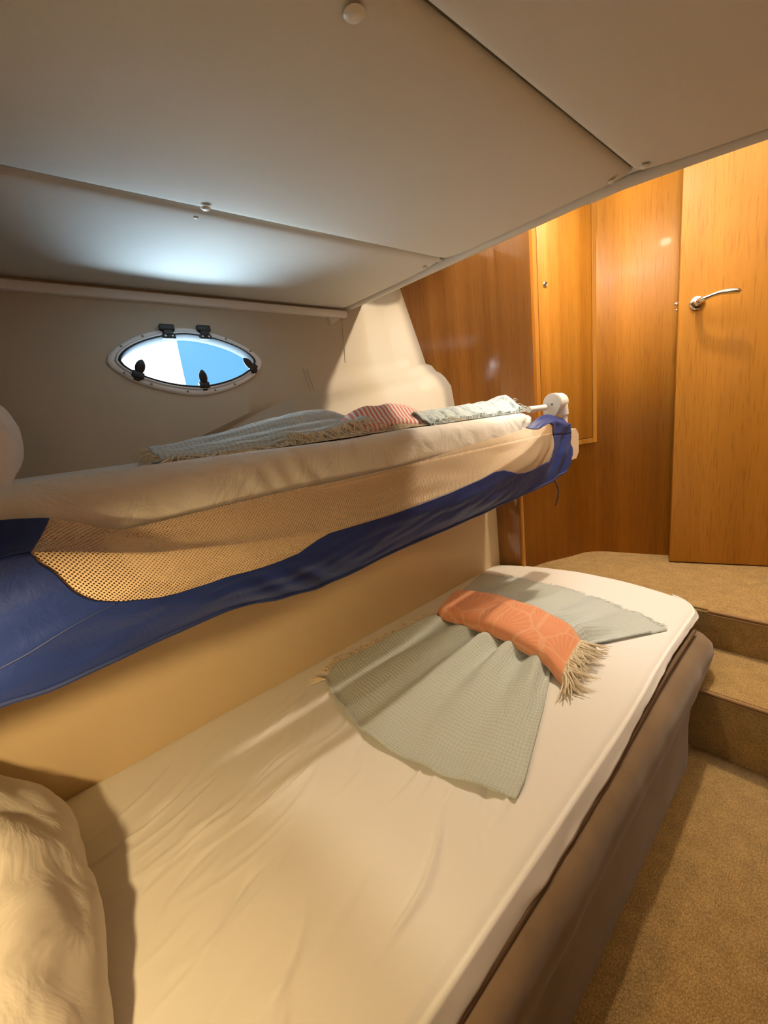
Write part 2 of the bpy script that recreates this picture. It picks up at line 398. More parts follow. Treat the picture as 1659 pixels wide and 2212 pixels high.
def button(x, y, r, par, dome=.0036):
    bm = bmesh.new(); prof = [(r*1.35, .0), (r*1.1, -.0012), (r, -.0020), (r*.9, -dome*.75), (r*.7, -dome*.95), (r*.3, -dome), (.0004, -dome)]
    lathe_bm(bm, prof, Matrix.Translation((x, y, ZC+.0015)), 20); return from_bm('button', bm, BTN, par)
for x, y, r, k in ((-.425, .406, .0095, 1), (-.913, .406, .0075, 1), (-.955, .40, .004, 0), (-.35, 1.128, .0075, 2), (-.416, 1.126, .006, 1), (-.905, 1.112, .006, 1), (-.967, 1.116, .0055, 0), (-1.41, .41, .006, 0), (-1.40, 1.10, .006, 0)):
    button(x, y, r, cps[k])
# rounded welt along the far edge
xs = np.linspace(-1.44, .8, 60); P = []
for x in xs:
    yc = YE(x); row = []
    for a in np.linspace(-100, 150, 14):
        t = math.radians(a); row.append((x, yc+.011+.0125*math.sin(t), ZC+.0105-.0125*math.cos(t)))
    P.append(row)
struct(grid('trim_1', P, CEIL, thick=.004))
# white strip between ceiling and hull side
bm = bmesh.new(); box_bm(bm, (-1.475, -.8, 1.548), (-1.418, 1.14, 1.573), .004); box_bm(bm, (-1.47, -.8, 1.573), (-1.452, 1.14, 1.60), 0)
struct(from_bm('trim_2', bm, TRIMW))
bm = bmesh.new(); prism_bm(bm, [(0, 0), (.085, .0), (.08, -.018), (.02, -.055), (0, -.06)], axes((-1.438, 1.05, 1.575), (0, 1, 0), (-.22, 0, .975), (.975, 0, .22)), -.012, .004, .003)
struct(from_bm('trim_3', bm, CEIL))
# raised deckhead beyond the edge
struct(grid('ceiling', [[(-1.6, 1.19, 2.36), (-1.6, 2.7, 2.36)], [(.82, 1.19, 2.36), (.82, 2.7, 2.36)]], TRIMW, thick=.02))
struct(box('trim_4', (-1.6, 1.170, 1.61), (-.5, 1.25, 2.40), TRIMW, bevel=0))
struct(box('trim_5', (-.52, 1.24, 1.61), (.82, 1.26, 2.40), TRIMW, bevel=0))
struct(box('trim_6', (-1.6, 1.19, 1.80), (-1.15, 1.55, 2.36), TRIMW, bevel=.01))

# --- wooden bulkhead: left panel with a concave turn towards the hull side
pl = [(x, 1.64) for x in np.linspace(-.897, -1.052, 6)]
R = .75; cx, cy = -1.052+R*math.sin(math.radians(6)), 1.64-R*math.cos(math.radians(6))
for a in np.linspace(6, 30, 30)[1:]: pl.append((cx-R*math.sin(math.radians(a)), cy+R*math.cos(math.radians(a))))
ex, ey = pl[-1]; pl.append((ex-.35*math.cos(math.radians(30)), ey-.35*math.sin(math.radians(30))))
P = np.array([[(x, y, z) for z in np.linspace(.93, 2.36, 3)] for x, y in pl])
bulk = struct(grid('wall_front', P, WOOD_SHADE, thick=-.022)); bulk.modifiers.new('crease', 'EDGE_SPLIT').split_angle = math.radians(3.5)
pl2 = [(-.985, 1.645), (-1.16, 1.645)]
struct(grid('wall_front', [[(x, y, z) for z in (.34, .94)] for x, y in pl2], WOOD_SHADE, thick=-.02))
struct(tube('trim_7', [(-.984, 1.648, .345), (-.984, 1.648, .95)], .009, WOOD_E, n=12))
# passage wall: curved moulded panel running back to the door
wl = smooth_poly([(-.999, 1.665), (-.985, 1.80), (-.912, 1.97), (-.872, 2.065), (-.80, 2.115), (-.70, 2.142), (-.566, 2.183)], 40).tolist()
wl += [(.90, 2.183+1.466*.345)]
P = np.array([[(x, y, z) for z in (.34, 2.36)] for x, y in wl])
struct(grid('wall_back', P, WOOD, thick=.02))
# sides that the camera does not see but which close the cabin
struct(box('wall_right', (.80, -.8, 0), (.82, 2.82, 2.42), WOOD, bevel=0))
struct(box('wall_head', (-1.66, -.44, 0), (.82, -.42, 2.42), HULL, bevel=0))
struct(box('trim_8', (-1.66, -.9, 2.40), (.9, 2.9, 2.44), TRIMW, bevel=0))
struct(box('trim_9', (-1.66, 2.80, 0), (.9, 2.84, 2.42), TRIMW, bevel=0))

# --- carpeted landing and step
st = thing('carpeted_steps', 'tan carpeted steps rising beside the lower berth to the wooden door', 'steps')
box('landing', (-1.10, 1.690, .06), (.80, 2.75, .355), CARPET, st, .004)
box('riser', (-.75, 1.684, .213), (.80, 1.692, .345), CARPET, st, .001)
box('tread', (-.75, 1.415, .0), (.80, 1.690, .215), CARPET, st, .004)
box('riser', (-.75, 1.409, .0), (.80, 1.417, .205), CARPET, st, .001)
for y, z in ((1.682, .352), (1.407, .212)):
    bm = bmesh.new()
    tube_bm(bm, [(-.30 if z > .3 else -.262, y-.002, z), (.79, y-.002, z)], .006, 10); tube_bm(bm, [(-.30 if z > .3 else -.262, y-.0035, z-.011), (.79, y-.0035, z-.011)], .005, 10)
    from_bm('nosing', bm, NOSE, st)

# --- locker door set proud of the curved wall
A = Vector((-.968, 1.772, 0)); B = Vector((-.830, 2.085, 0)); dv = (B-A).normalized(); nv = Vector((dv.y, -dv.x, 0)); L_ = (B-A).length
ML = axes(A, dv, (0, 0, 1), nv)
lk = thing('locker_door', 'tall narrow teak locker door with a small round latch behind the upper berth', 'cupboard door')
bm = bmesh.new(); z0, z1 = .909, 1.98
for lo, hi in (((0, z0, -.03), (.034, z1, 0)), ((L_-.024, z0, -.03), (L_, z1, 0)), ((.034, z0, -.03), (L_-.024, z0+.023, 0)), ((.034, z1-.03, -.03), (L_-.024, z1, 0))):
    box_bm(bm, lo, hi, .0015, 1, ML)
from_bm('frame', bm, WOOD_E, lk)
dp = box('door', (.0365, z0+.0255, -.028), (L_-.0265, z1-.033, -.0015), WOOD, lk, .0012, ML)
bm = bmesh.new(); lathe_bm(bm, [(.0125, 0), (.0125, .002), (.011, .0045), (.0075, .006), (.006, .0045), (.004, .0045), (.0003, .0055)], axes(ML @ Vector((.072, 1.606, -.002)), dv, (0, 0, 1), nv), 24)
from_bm('latch_button', bm, CHROME, dp)

# --- cabin door, standing a little proud of the wall
dd = Vector((.934, .357, 0)).normalized(); dn = Vector((dd.y, -dd.x, 0)); D0 = Vector((-.523, 2.094, 0)); MD = axes(D0, dd, (0, 0, 1), dn)
door = box('door_1', (0, .36, -.035), (.80, 2.12, 0), WOOD_DOOR, None, .004, MD); struct(door)
hl = MD @ Vector((.060, 1.430, 0))
bm = bmesh.new(); lathe_bm(bm, [(.026, 0), (.026, .003), (.0235, .006), (.018, .0075), (.0125, .009), (.0105, .014), (.0095, .03), (.0093, .046)], axes(hl, dd, (0, 0, 1), dn), 28)
hr = from_bm('handle', bm, CHROME, door)
lv = []
for t in np.linspace(0, 1, 16):
    lv.append(MD @ Vector((.060+.118*t, 1.430+.020*math.sin(t*2.2)-.012*t, .046+.018*math.sin(min(1, t*1.6)*math.pi/2)-.0*t)))
bm = bmesh.new(); tube_bm(bm, [MD @ Vector((.060, 1.43, .036))]+lv[1:], [.012, .0105, .009, .0078, .0074, .0074, .0076, .008, .0085, .009, .0096, .010, .0102, .0102, .0096, .006], 14)
from_bm('lever', bm, CHROME, hr)
bm = bmesh.new(); box_bm(bm, (-.012, 1.436, -.026), (.001, 1.448, -.012), .003, 2, MD); box_bm(bm, (-.008, 1.415, -.024), (.001, 1.424, -.014), .003, 2, MD)
from_bm('latch', bm, CHROME, door)

# ================================================================== PORTLIGHT
win = struct(thing('window_1', 'lens shaped portlight in the hull side', 'window')); del win['category']; del win['label']
def ring(name, a0, b0, a1, b1, h0, h1, m, parent, lip=.0):
    o_, i_ = lens(a0, b0), lens(a1, b1); bm = bmesh.new(); rows = []
    prof = [(0, h0), (0, h1-lip), (.25, h1), (.75, h1), (1, h1-lip), (1, h0)]
    for t, h in prof: rows.append([bm.verts.new(MP @ Vector((ox+(ix-ox)*t, oy+(iy-oy)*t, h))) for (ox, oy), (ix, iy) in zip(o_, i_)])
    n = len(o_)
    for a, b in zip(rows, rows[1:]+rows[:1]):
        for k in range(n): bm.faces.new((a[k], a[(k+1) % n], b[(k+1) % n], b[k]))
    return from_bm(name, bm, m, parent, sharp=50)
fr = ring('frame', .229, .1055, .205, .0865, -.004, .014, PORTW, win, .004)
ring('inner_frame', .2125, .0920, .2005, .0825, -.02, .0185, PORTG, win, .003)
ring('gasket', .2045, .0855, .1965, .0795, -.02, .0205, GASKET, win, .002)
bm = bmesh.new(); prism_bm(bm, lens(.199, .081), MP, -.006, -.001); from_bm('pane', bm, GLASS, win, smooth=False)
def pl_pt(y, z):   # a point of the hull plane in frame coordinates
    return (y-PC[1], (z-PC[2])/.976)
for y, z in ((.435, 1.466), (.544, 1.468)):
    px, py = pl_pt(y, z); bm = bmesh.new(); Mh = MP @ Matrix.Translation((px, py, 0))
    box_bm(bm, (-.021, -.006, .010), (.021, .012, .026), .003, 2, Mh); box_bm(bm, (-.014, -.02, .012), (.014, -.004, .024), .002, 1, Mh); box_bm(bm, (-.02, -.031, .010), (.02, -.015, .022), .005, 2, Mh)
    h = from_bm('hinge', bm, BLACK, win)
    for sx in (-.010, .010):
        bm = bmesh.new(); lathe_bm(bm, [(.0032, 0), (.0028, .0012), (.001, .0015)], Mh @ Matrix.Translation((sx, -.023, .022)), 10); from_bm('screw', bm, PORTG, h)
for y, z, a in ((.324, 1.335, -25), (.498, 1.300, 0), (.672, 1.348, 48)):
    px, py = pl_pt(y, z); Mh = MP @ Matrix.Translation((px, py, .012)) @ Matrix.Rotation(math.radians(a), 4, 'Z')
    bm = bmesh.new(); box_bm(bm, (-.016, -.014, -.004), (.016, .006, .012), .004, 2, Mh)
    box_bm(bm, (-.009, -.02, -.006), (.009, -.008, .006), .003, 1, Mh)
    g = from_bm('latch', bm, BLACK, win)
    bm = bmesh.new()
    prof = [(.004, .0), (.009, .003), (.0125, .010), (.0135, .018), (.012, .027), (.008, .035), (.003, .040), (.0005, .041)]
    lathe_bm(bm, prof, Mh @ Matrix.Translation((0, .0, .008)) @ Matrix.Rotation(math.radians(-75), 4, 'X') @ Matrix.Diagonal((1, .55, 1, 1)), 16)
    from_bm('knob', bm, BLACK, g)
for t in np.linspace(0, 1, 12, endpoint=False):
    q = lens(.2205, .098); px, py = q[int(t*72)+3]
    bm = bmesh.new(); lathe_bm(bm, [(.0034, 0), (.003, .0016), (.0008, .002)], MP @ Matrix.Translation((px, py, .0138)), 10); from_bm('screw', bm, SCREW, win)

# neighbouring boat outside
P = []
for t in np.linspace(0, 1, 40):
    row = []
    for k in np.linspace(0, 1, 24):
        z = -.6 + 3.9*k
        bow = (1.335 - .045*(z-1.6) + .05*(z-1.8)**2)*1.08
        y = -16 + (bow+16)*(1-(1-t)**2.4)
        beam = .95*(1-t**16)*(.55+.45*min(1, k*1.5))
        row.append((-4.0-.95+beam, y, z))
    P.append(row)
boat = grid('boat_hull', P, GEL, thick=.03); tag(boat, 'white boat hull moored outside the portlight', 'boat')

# ================================================================== LOWER BERTH
# suede-covered base with a rounded end
P = []
for z, xo, ye in ((0, -.262, 1.402), (.06, -.262, 1.402), (.14, -.264, 1.402), (.19, -.264, 1.404), (.218, -.260, 1.45), (.235, -.254, 1.545), (.262, -.249, 1.572), (.295, -.248, 1.585), (.318, -.254, 1.585), (.332, -.263, 1.575), (.341, -.282, 1.55), (.342, -.34, 1.50)):
    row = [(xo, y, z) for y in np.linspace(-.415, ye-.10, 60)]
    for a in np.linspace(0, 90, 12)[1:]:
        t = math.radians(a); row.append((xo-.10+.10*math.cos(t), ye-.10+.10*math.sin(t), z))
    row += [(xo-.25, ye, z), (-.80, ye, z)]
    if z > .0:
        row = [(x+.0045*nz(y*5, z*9, 3)+.004*nz(y*14, z*14, 8), y, zz) for x, y, zz in row]
    P.append(row)
base = grid('berth_base', P, SUEDE); tag(base, 'brown suede-covered base of the lower berth beside the tan carpet', 'bed base')

def yend(x): return 1.727-.62*(x+.68)**2
lm = thing('lower_mattress', 'long lower berth mattress in a white fitted sheet, holding the coral towel', 'mattress')
box('core', (-1.105, -.41, .30), (-.33, 1.52, .385), FOAM, lm, .02)
ZT = .395
creases = []
rc = random.Random(3)
for k in range(46):
    x = -.98 + .62*rc.random(); y = .02+.60*rc.random()**1.4; ln = .05+.16*rc.random(); sl = .10+.35*rc.random()
    creases.append((x, y, sl, ln, 1.7*(.0012+.0028*rc.random())*(1 if rc.random() > .25 else -1), .0035+.004*rc.random()))
for k in range(14):
    x = -1.05 + .30*rc.random(); y = .05+.35*rc.random(); creases.append((x, y, .2+.6*rc.random(), .05+.10*rc.random(), .002+.002*rc.random(), .004+.003*rc.random()))
UX = np.concatenate([np.linspace(-1.116, -.345, 190), [-.335, -.327, -.320, -.313, -.308]])
P = []
vs_ = np.concatenate([np.linspace(-.41, .75, 230), np.linspace(.755, 1.60, 110), np.linspace(1.605, 1.727, 26)])
CR = np.array(creases)
for v in vs_:
    row = []
    f = (v+.41)/(1.727+.41)
    # plan outline of the rounded front corner
    rc_ = .09; dy = max(0, v-(1.727-rc_)); inset = rc_-math.sqrt(max(0, rc_*rc_-min(dy, rc_)**2))
    front = -.304 - .014*float(sm((v-.9)/.5)) - inset
    for x in UX:
        xx = -1.116+(x+1.116)*(front+1.116)/(-.308+1.116)
        yy = -.41+f*(yend(xx)+.41)
        z = ZT
        d = front-xx
        if d < .016: z -= .009*(1-d/.016)**2
        z -= .004*math.exp(-d/.05)
        de = 1.727-v
        if de < .03: z -= .022*(1-de/.03)**2
        z -= .012*math.exp(-abs(xx+1.116)/.012)
        # wrinkles
        c, s = 1, 0
        dx = xx-CR[:, 0]; dyv = yy-CR[:, 1]; sl = CR[:, 2]
        al = (dyv-dx*sl)/np.sqrt(1+sl**2); ac = (dx+dyv*sl)/np.sqrt(1+sl**2)
        ac = ac+.25*CR[:, 3]*(al/CR[:, 3])**2*np.sign(CR[:, 4])
        z += float(np.sum(CR[:, 4]*np.exp(-(al/CR[:, 3])**2*2)*np.exp(-(ac/CR[:, 5])**2)))
        z += .0022*nz(xx*3.2, yy*2.2, 1.7)+.0012*nz(xx*9, yy*5, 4)
        row.append((xx, yy, z))
    # the turned-down side
    for k, (ox, dz) in enumerate(((.003, .004), (.007, -.004), (.011, -.013), (.015, -.022), (.019, -.031), (.021, -.035), (.016, -.037))):
        x0, y0, z0_ = row[len(UX)-1]
        w = .0025*nz(y0*7, k*.3, 9)+.002*nz(y0*19, k*.4, 5)
        hz = (.004*math.sin(y0*6)+.014*float(sm((y0-.5)/.7)))*(k/5)
        kf = 1-.45*float(sm((y0-.5)/.7)); row.append((front+ox*(.35+.65*kf)+w*(k/3)*.8, y0, ZT-.009+dz*kf+.3*hz))
    P.append(row)
# end drop
last = P[-1]; P.append([(x, y+.004, z-.016) for x, y, z in last]); P.append([(x, y+.003, z-.028) for x, y, z in last])
grid('fitted_sheet', P, SHEET, lm)
tube('piping', [(-.288-.012*float(sm((y-.6)/.7)), y, .346+.010*float(sm((y-.6)/.7))) for y in np.linspace(-.4, 1.50, 40)], .006, PIPE, lm, 8)

# sage muslin blanket gathered under the towel
def ip(tab, t): tab = np.array(tab); return np.array([np.interp(t, tab[:, 0], tab[:, k]) for k in range(1, tab.shape[1])])
LEFT = [(0, -.985, .535), (.10, -1.03, .60), (.30, -1.00, .80), (.50, -.935, 1.0), (.60, -.955, 1.10), (.72, -1.01, 1.25), (.9, -1.065, 1.40), (1, -1.085, 1.455)]
RIGHT = [(0, -.375, .565), (.08, -.384, .61), (.28, -.455, .82), (.45, -.518, .985), (.55, -.52, 1.07), (.63, -.475, 1.175), (.80, -.41, 1.28), (.94, -.36, 1.36), (1, -.345, 1.385)]
nu, nv = 200, 210
P = np.zeros((nu, nv, 3)); UVs = np.zeros((nu, nv, 2))
for i in range(nu):
    u = i/(nu-1)
    for j in range(nv):
        v = j/(nv-1)
        a, b = ip(LEFT, v), ip(RIGHT, v); q = a+(b-a)*u
        # bow of the hems
        q[1] += -.068*math.sin(math.pi*u)*(1-v)**3 + .075*math.sin(math.pi*u)*v**3
        waist = math.exp(-((v-.53)/.24)**2)
        press = math.exp(-((v-.55)/.062)**4)
        amp = (.003+.036*waist+.004*(1-v))*(1-.72*press)
        ph = u+.035*nz(u*4, v*3, 2)
        fold = .5+.5*math.sin(2*math.pi*(4.6*ph+.10)+.5*math.sin(9*u)) 
        amp *= 1+.5*float(sm((v-.58)/.1))
        fold2 = .5+.5*math.sin(2*math.pi*11*ph+1.0)
        z = .3985+amp*fold**1.3+.005*waist*fold2+.003*(.5+.5*nz(u*6, v*6, 11))
        e = min(u, 1-u, v*1.0)
        z += .0055*math.exp(-(e/.018)**2) if v < .9 else 0
        z += .0012*math.sin(v*150)*0
        P[i, j] = (q[0], q[1], z); UVs[i, j] = (u*.95, v*1.05)
bl = grid('muslin_blanket', P, SAGE, uv=UVs, thick=.005, flip=False)
tag(bl, 'sage green crinkled muslin blanket gathered in the middle on the lower berth', 'blanket')
def fringe(name, edge, out, m, parent, n, ln, r=.0011, spread=.5, lift=0, zmin=None, seed=1, dens=1):
    R_ = random.Random(seed); bm = bmesh.new(); edge = [Vector(p) for p in edge]
    for k in range(n):
        t = k/(n-1)*(len(edge)-1); i = min(int(t), len(edge)-2); p = edge[i].lerp(edge[i+1], t-i)
        o_ = Vector(out(t/(len(edge)-1)) if callable(out) else out).normalized(); side = Vector((-o_.y, o_.x, 0))
        L2 = ln*(.6+.6*R_.random()); c1 = (R_.random()-.5)*spread; c2 = (R_.random()-.5)*spread*2.2; zz = (R_.random()-.3)*lift
        pts = [p]
        for s in (.33, .66, 1.0):
            q = p+o_*L2*s+side*L2*(c1*s+c2*s*s)+Vector((0, 0, zz*math.sin(s*2.2)))
            if zmin is not None: q.z = max(zmin+.001*R_.random(), q.z-(.012*s*s if zmin < p.z else 0))
            pts.append(q)
        tube_bm(bm, pts, [r, r, r*.9, r*.4], 5)
    o = from_bm(name, bm, m, parent); o['kind'] = 'stuff'; return o
ev = bpy.context.evaluated_depsgraph_get
fringe('fringe', [tuple(P[0, j]) for j in range(6, 105, 4)], (-1, .25, 0), FRINGE, bl, 100, .036, .0017, .9, .012, .3985, 5)
fringe('fringe', [tuple(P[i, nv-1]) for i in range(0, nu, 5)], (.35, 1, 0), FRINGE_B, bl, 210, .022, .0010, .9, .008, .3985, 6)
fringe('corner_tassel', [tuple(P[0, 0]), tuple(P[2, 1])], (-.8, -.7, 0), FRINGE, bl, 14, .05, .0018, .6, .008, .3985, 9)

# coral towel folded across it
FAR = [(0, -1.022, 1.150), (.12, -.975, 1.185), (.35, -.83, 1.215), (.62, -.665, 1.205), (.85, -.545, 1.165), (1, -.495, 1.135)]
NEAR = [(0, -.972, 1.020), (.10, -.935, .998), (.30, -.835, 1.002), (.60, -.69, 1.005), (.85, -.535, .965), (1, -.462, .932)]
nu, nv = 90, 60; P = np.zeros((nu, nv, 3)); UVt = np.zeros((nu, nv, 2))
for i in range(nu):
    u = i/(nu-1); a, b = ip(NEAR, u), ip(FAR, u)
    for j in range(nv):
        v = j/(nv-1); w = v*2-1
        q = a+(b-a)*(.5+.5*math.sin(w*math.pi/2)*.98)
        dome = max(0, 1-abs(w)**3.2)**.62
        hgt = .050+.012*math.sin(math.pi*u)+.004*nz(u*5, v*3, 7)
        endf = float(sm(u/.05))
        lf = .018*float(sm(u/.12))*float(sm((1-u)/.12)); z = .4015+lf+(hgt-.008)*dome*(.55+.45*endf)+.003*nz(u*7, v*7, 1)*dome
        P[i, j] = (q[0], q[1], z); UVt[i, j] = (u*.60, v*.26)
tw = grid('towel', P, CORAL, uv=UVt, thick=.007)
tag(tw, 'coral towel with pale line pattern folded across the sage blanket', 'towel')
fringe('fringe', [tuple(P[nu-1, j]) for j in range(2, nv-2, 3)], lambda t: (1, -.55+.35*t, -.12), FRINGE, tw, 120, .055, .0021, .9, .016, .399, 12)
fringe('fringe', [(p[0], p[1], p[2]-.01) for p in [tuple(P[nu-1, j]) for j in range(2, nv-2, 3)]], lambda t: (1, -.5+.3*t, -.3), FRINGE, tw, 90, .046, .0021, 1.0, .016, .399, 13)

# ------------------------------------------------------------------ pillows
def pillow(name, C, ux, vy, hw, hh, ht, m, label, seed, ears=.05):
    ux, vy = Vector(ux).normalized(), Vector(vy).normalized(); w = ux.cross(vy).normalized()
    n = 64; bm = bmesh.new(); rows = {}
    def pt(u, v, s):
        eu = 1-ears*(1-abs(v)**2.0)*abs(u)**3; ev_ = 1-ears*(1-abs(u)**2.0)*abs(v)**3
        x, y = hw*u*eu, hh*v*ev_
        t = ht*(max(0, (1-abs(u)**2.6))*max(0, (1-abs(v)**2.6)))**.52
        t += t*.10*nz(u*1.7+seed, v*1.7, s)+ .012*(t/ht)*nz(u*4+seed, v*2.2, s*3+seed)+.006*nz(u*9, v*4+seed, s)*(t/ht)**.5*1.0
        return Vector(C)+ux*x+vy*y+w*s*t
    us = np.sin(np.linspace(-1, 1, n)*math.pi/2)
    for s in (1, -1):
        g = [[bm.verts.new(pt(u, v, s)) for v in us] for u in us]
        for i in range(n-1):
            for j in range(n-1): bm.faces.new((g[i][j], g[i+1][j], g[i+1][j+1], g[i][j+1]))
    bmesh.ops.remove_doubles(bm, verts=bm.verts, dist=.0006)
    o = from_bm(name, bm, m, None, sharp=80); tag(o, label, 'pillow'); return o
pillow('pillow', (-.79, -.232, .520), (1, 0, 0), (0, -.64, .768), .320, .215, .130, PILLOW, 'plump white pillow leaning at the head of the lower berth', 2.3)

# ================================================================== UPPER BERTH
ub = thing('upper_berth', 'cream edge board of the upper berth behind the blue bed rail', 'berth')
box('bunk_board', (-1.15, -.41, .955), (-.80, 1.60, .985), CREAM, ub, .004)
bm = bmesh.new()
out = []
for yy, zz, a0 in ((-.41, 1.012, None), (1.645, 1.012, 1), (1.645, .896, 0), (-.41, .896, None)):
    if a0 is None: out.append((yy, zz)); continue
    r_ = .022
    for a in np.linspace(90, 0, 7) if a0 else np.linspace(0, -90, 7): out.append((yy+.0+r_*math.cos(math.radians(a)), zz+(-r_ if a0 else r_)+r_*math.sin(math.radians(a))))
prism_bm(bm, out, axes((-.765, 0, 0), (0, 1, 0), (0, 0, 1), (1, 0, 0)), 0, .032, .006)
from_bm('edge_board', bm, CREAM, ub)

um = thing('upper_mattress', 'upper berth mattress in a wrinkled white fitted sheet above the blue bed rail', 'mattress')
box('core', (-1.19, -.41, .99), (-.80, 1.452, 1.085), FOAM, um, .016)
P = []; ysu = np.concatenate([np.linspace(-.41, 1.36, 240), np.linspace(1.365, 1.435, 22)])
prof = [(-1.215, 1.00)]+[(x, 1.098) for x in np.linspace(-1.205, -.815, 34)]+[(-.802, 1.0965), (-.793, 1.0925), (-.785, 1.086), (-.780, 1.077), (-.777, 1.066), (-.776, 1.055), (-.776, 1.045), (-.776, 1.035), (-.777, 1.025), (-.779, 1.015), (-.783, 1.008), (-.79, 1.005)]
for y in ysu:
    row = []; e = float(sm((y-1.36)/.075))
    for k, (x, z) in enumerate(prof):
        top = z > 1.09
        xx = x - (.05*(e**3) if x > -.83 else 0); yy = y
        side = 1 if x > -.79 else 0
        if side:
            g = 1-abs((z-1.045)/.05)**2
            pil = .010*float(sm((.55-y)/.5))*max(0, g)
            xx += pil+.0045*nz(y*8, z*14, 2)+.0035*abs(nz(y*22+z*16, z*9, 6))*(1-e)
            xx += .003*math.sin(y*95+z*60+5*nz(y*3, z*4, 1))*max(0, g)*math.exp(-((y-.42)/.14)**2)
            # pleats at the gathered end
            xx += .0045*math.sin(y*120-z*160)*math.exp(-((y-1.37)/.05)**2)
            z2 = z
        else:
            z2 = z + (.0035*nz(xx*6, y*4, 5) if top else 0)-.012*e*(1 if top else 0)
            if top and x > -.86: z2 += .006*float(sm((.5-y)/.4))*(1-(abs(x+.83)/.03)**2 if abs(x+.83) < .03 else 0)
        row.append((xx, yy, z2))
    P.append(row)
l_ = P[-1]; P.append([(x, y+.012, z-.02 if z > 1.06 else z) for x, y, z in l_]); P.append([(x, y+.012, max(1.0, z-.055)) for x, y, z in l_])
grid('fitted_sheet', P, SHEET_UP, um)

pillow('pillow', (-1.075, -.095, 1.212), (1, 0, 0), (0, -.55, .83), .160, .145, .095, PILLOW, 'pale pillow leaning at the head of the upper berth', 5.1)

# --- folding bed rail with blue border and tan mesh, lowered outside the mattress
br = thing('bed_rail', 'folded-down blue fabric bed rail with tan mesh along the upper berth', 'bed rail')
TT = [(-.41, 1.066), (-.03, 1.064), (.032, 1.052), (.06, 1.035), (.098, 1.014), (.185, 1.016), (.26, 1.018), (.41, 1.019), (.60, 1.013), (.81, 1.021), (.99, 1.034), (1.15, 1.040), (1.29, 1.050), (1.36, 1.078), (1.42, 1.084), (1.535, 1.058)]
FF = [(-.41, 1.03), (-.005, 1.024), (.053, 1.005), (.128, .981), (.263, .956), (.42, .934), (.607, .928), (.80, .934), (.943, .944), (1.051, .960), (1.174, .985), (1.26, 1.02), (1.323, 1.052), (1.40, 1.060), (1.535, 1.035)]
BB = [(-.41, .845), (-.081, .840), (-.037, .832), (.078, .840), (.225, .849), (.311, .833), (.414, .822), (.612, .833), (.874, .840), (1.159, .849), (1.274, .852), (1.40, .862), (1.512, .882), (1.535, .91)]
def cs(tab, y):
    tab = np.array(tab); return float(np.interp(y, tab[:, 0], tab[:, 1]))
def smcs(tab, y, w=.02): return (cs(tab, y-w)+2*cs(tab, y)+cs(tab, y+w))/4
def rail_pt(y, s):
    zt, zf, zb = smcs(TT, y), smcs(FF, y), smcs(BB, y, .015)
    k = float(sm((y-1.25)/.2))
    xt = -.738+.004*k; xf = -.680-.022*k; xb = -.700+.0*k
    if s <= 1:
        x = xt+(xf-xt)*s; z = zt+(zf-zt)*s-.010*math.sin(math.pi*s)*(1-.5*k)
        x += .006*nz(y*6, s*2, 3)*math.sin(math.pi*s); z += .004*nz(y*9, s*3, 8)*math.sin(math.pi*s)
    else:
        t = s-1; x = xf+(xb-xf)*t+.010*math.sin(math.pi*t)*(1-k); z = zf+(zb-zf)*t
        x += .010*nz(y*4, t*2, 13)*min(1, t*3)+.005*nz(y*13+t*4, t*5, 21)*min(1, t*2)
        x += .0035*math.sin(y*75-t*9+3*nz(y*5, t, 2))*math.exp(-((y-.36)/.10)**2)*sm((t-.35)/.3)
        x += .004*math.sin(y*60+t*14)*math.exp(-((y-1.45)/.10)**2)
    return (x, y, z)
SM = [(-.0085, 1.0), (-.004, 1.07), (.007, 1.14), (.019, 1.29), (.028, 1.35), (.04, 1.405), (.065, 1.455), (.11, 1.50), (.15, 1.51), (.193, 1.50), (.26, 1.44), (.32, 1.365), (.359, 1.30), (.403, 1.13), (.432, 1.055), (.616, 1.035), (.874, 1.01), (1.0, 1.005), (1.049, 1.09), (1.085, 1.24), (1.122, 1.38), (1.175, 1.475), (1.26, 1.56), (1.339, 1.635), (1.365, 1.55), (1.383, 1.45), (1.393, 1.36), (1.398, 1.25)]
SU = [(-.0085, 1.0), (-.004, .72), (.001, .5), (.010, .25), (.021, 0), (1.285, 0), (1.30, .3), (1.315, .7), (1.335, .95), (1.365, 1.02), (1.385, 1.08), (1.398, 1.25)]
Y0, Y1 = -.0085, 1.398
cols_mesh = np.unique(np.r_[Y0+.06*(np.linspace(0, 1, 22)**1.8), np.linspace(Y0+.06, 1.26, 190), Y1-.14*(np.linspace(0, 1, 40)[::-1]**1.6)])
cols_all = np.unique(np.r_[np.linspace(-.41, Y0, 40), cols_mesh, np.linspace(Y1, 1.535, 20)])
def bound(y):
    if y <= Y0: return 1.0, 1.0
    if y >= Y1: return 1.25, 1.25
    return cs(SU, y), cs(SM, y)
P, U = [], []
for y in cols_mesh:
    a, b = bound(y); r_ = [rail_pt(y, a+(b-a)*t) for t in np.linspace(0, 1, 40)]; P.append(r_)
    base_ = np.array(rail_pt(y, a)); q = np.array(r_); arc = np.r_[0, np.cumsum(np.linalg.norm(np.diff(q, axis=0), axis=1))]
    a0 = 0 if a == 0 else sum(np.linalg.norm(np.array(rail_pt(y, a*(k+1)/8))-np.array(rail_pt(y, a*k/8))) for k in range(8))
    full = sum(np.linalg.norm(np.array(rail_pt(y, (k+1)/6))-np.array(rail_pt(y, k/6))) for k in range(6))
    U.append([(y, a0+s-full+.2) for s in arc])
grid('mesh_panel', P, NET, br, uv=U)
def strip(name, cols, lohi, nr, m):
    return grid(name, [[rail_pt(y, lohi(y)[0]+(lohi(y)[1]-lohi(y)[0])*t) for t in np.linspace(0, 1, nr)] for y in cols], m, br, thick=.0022)
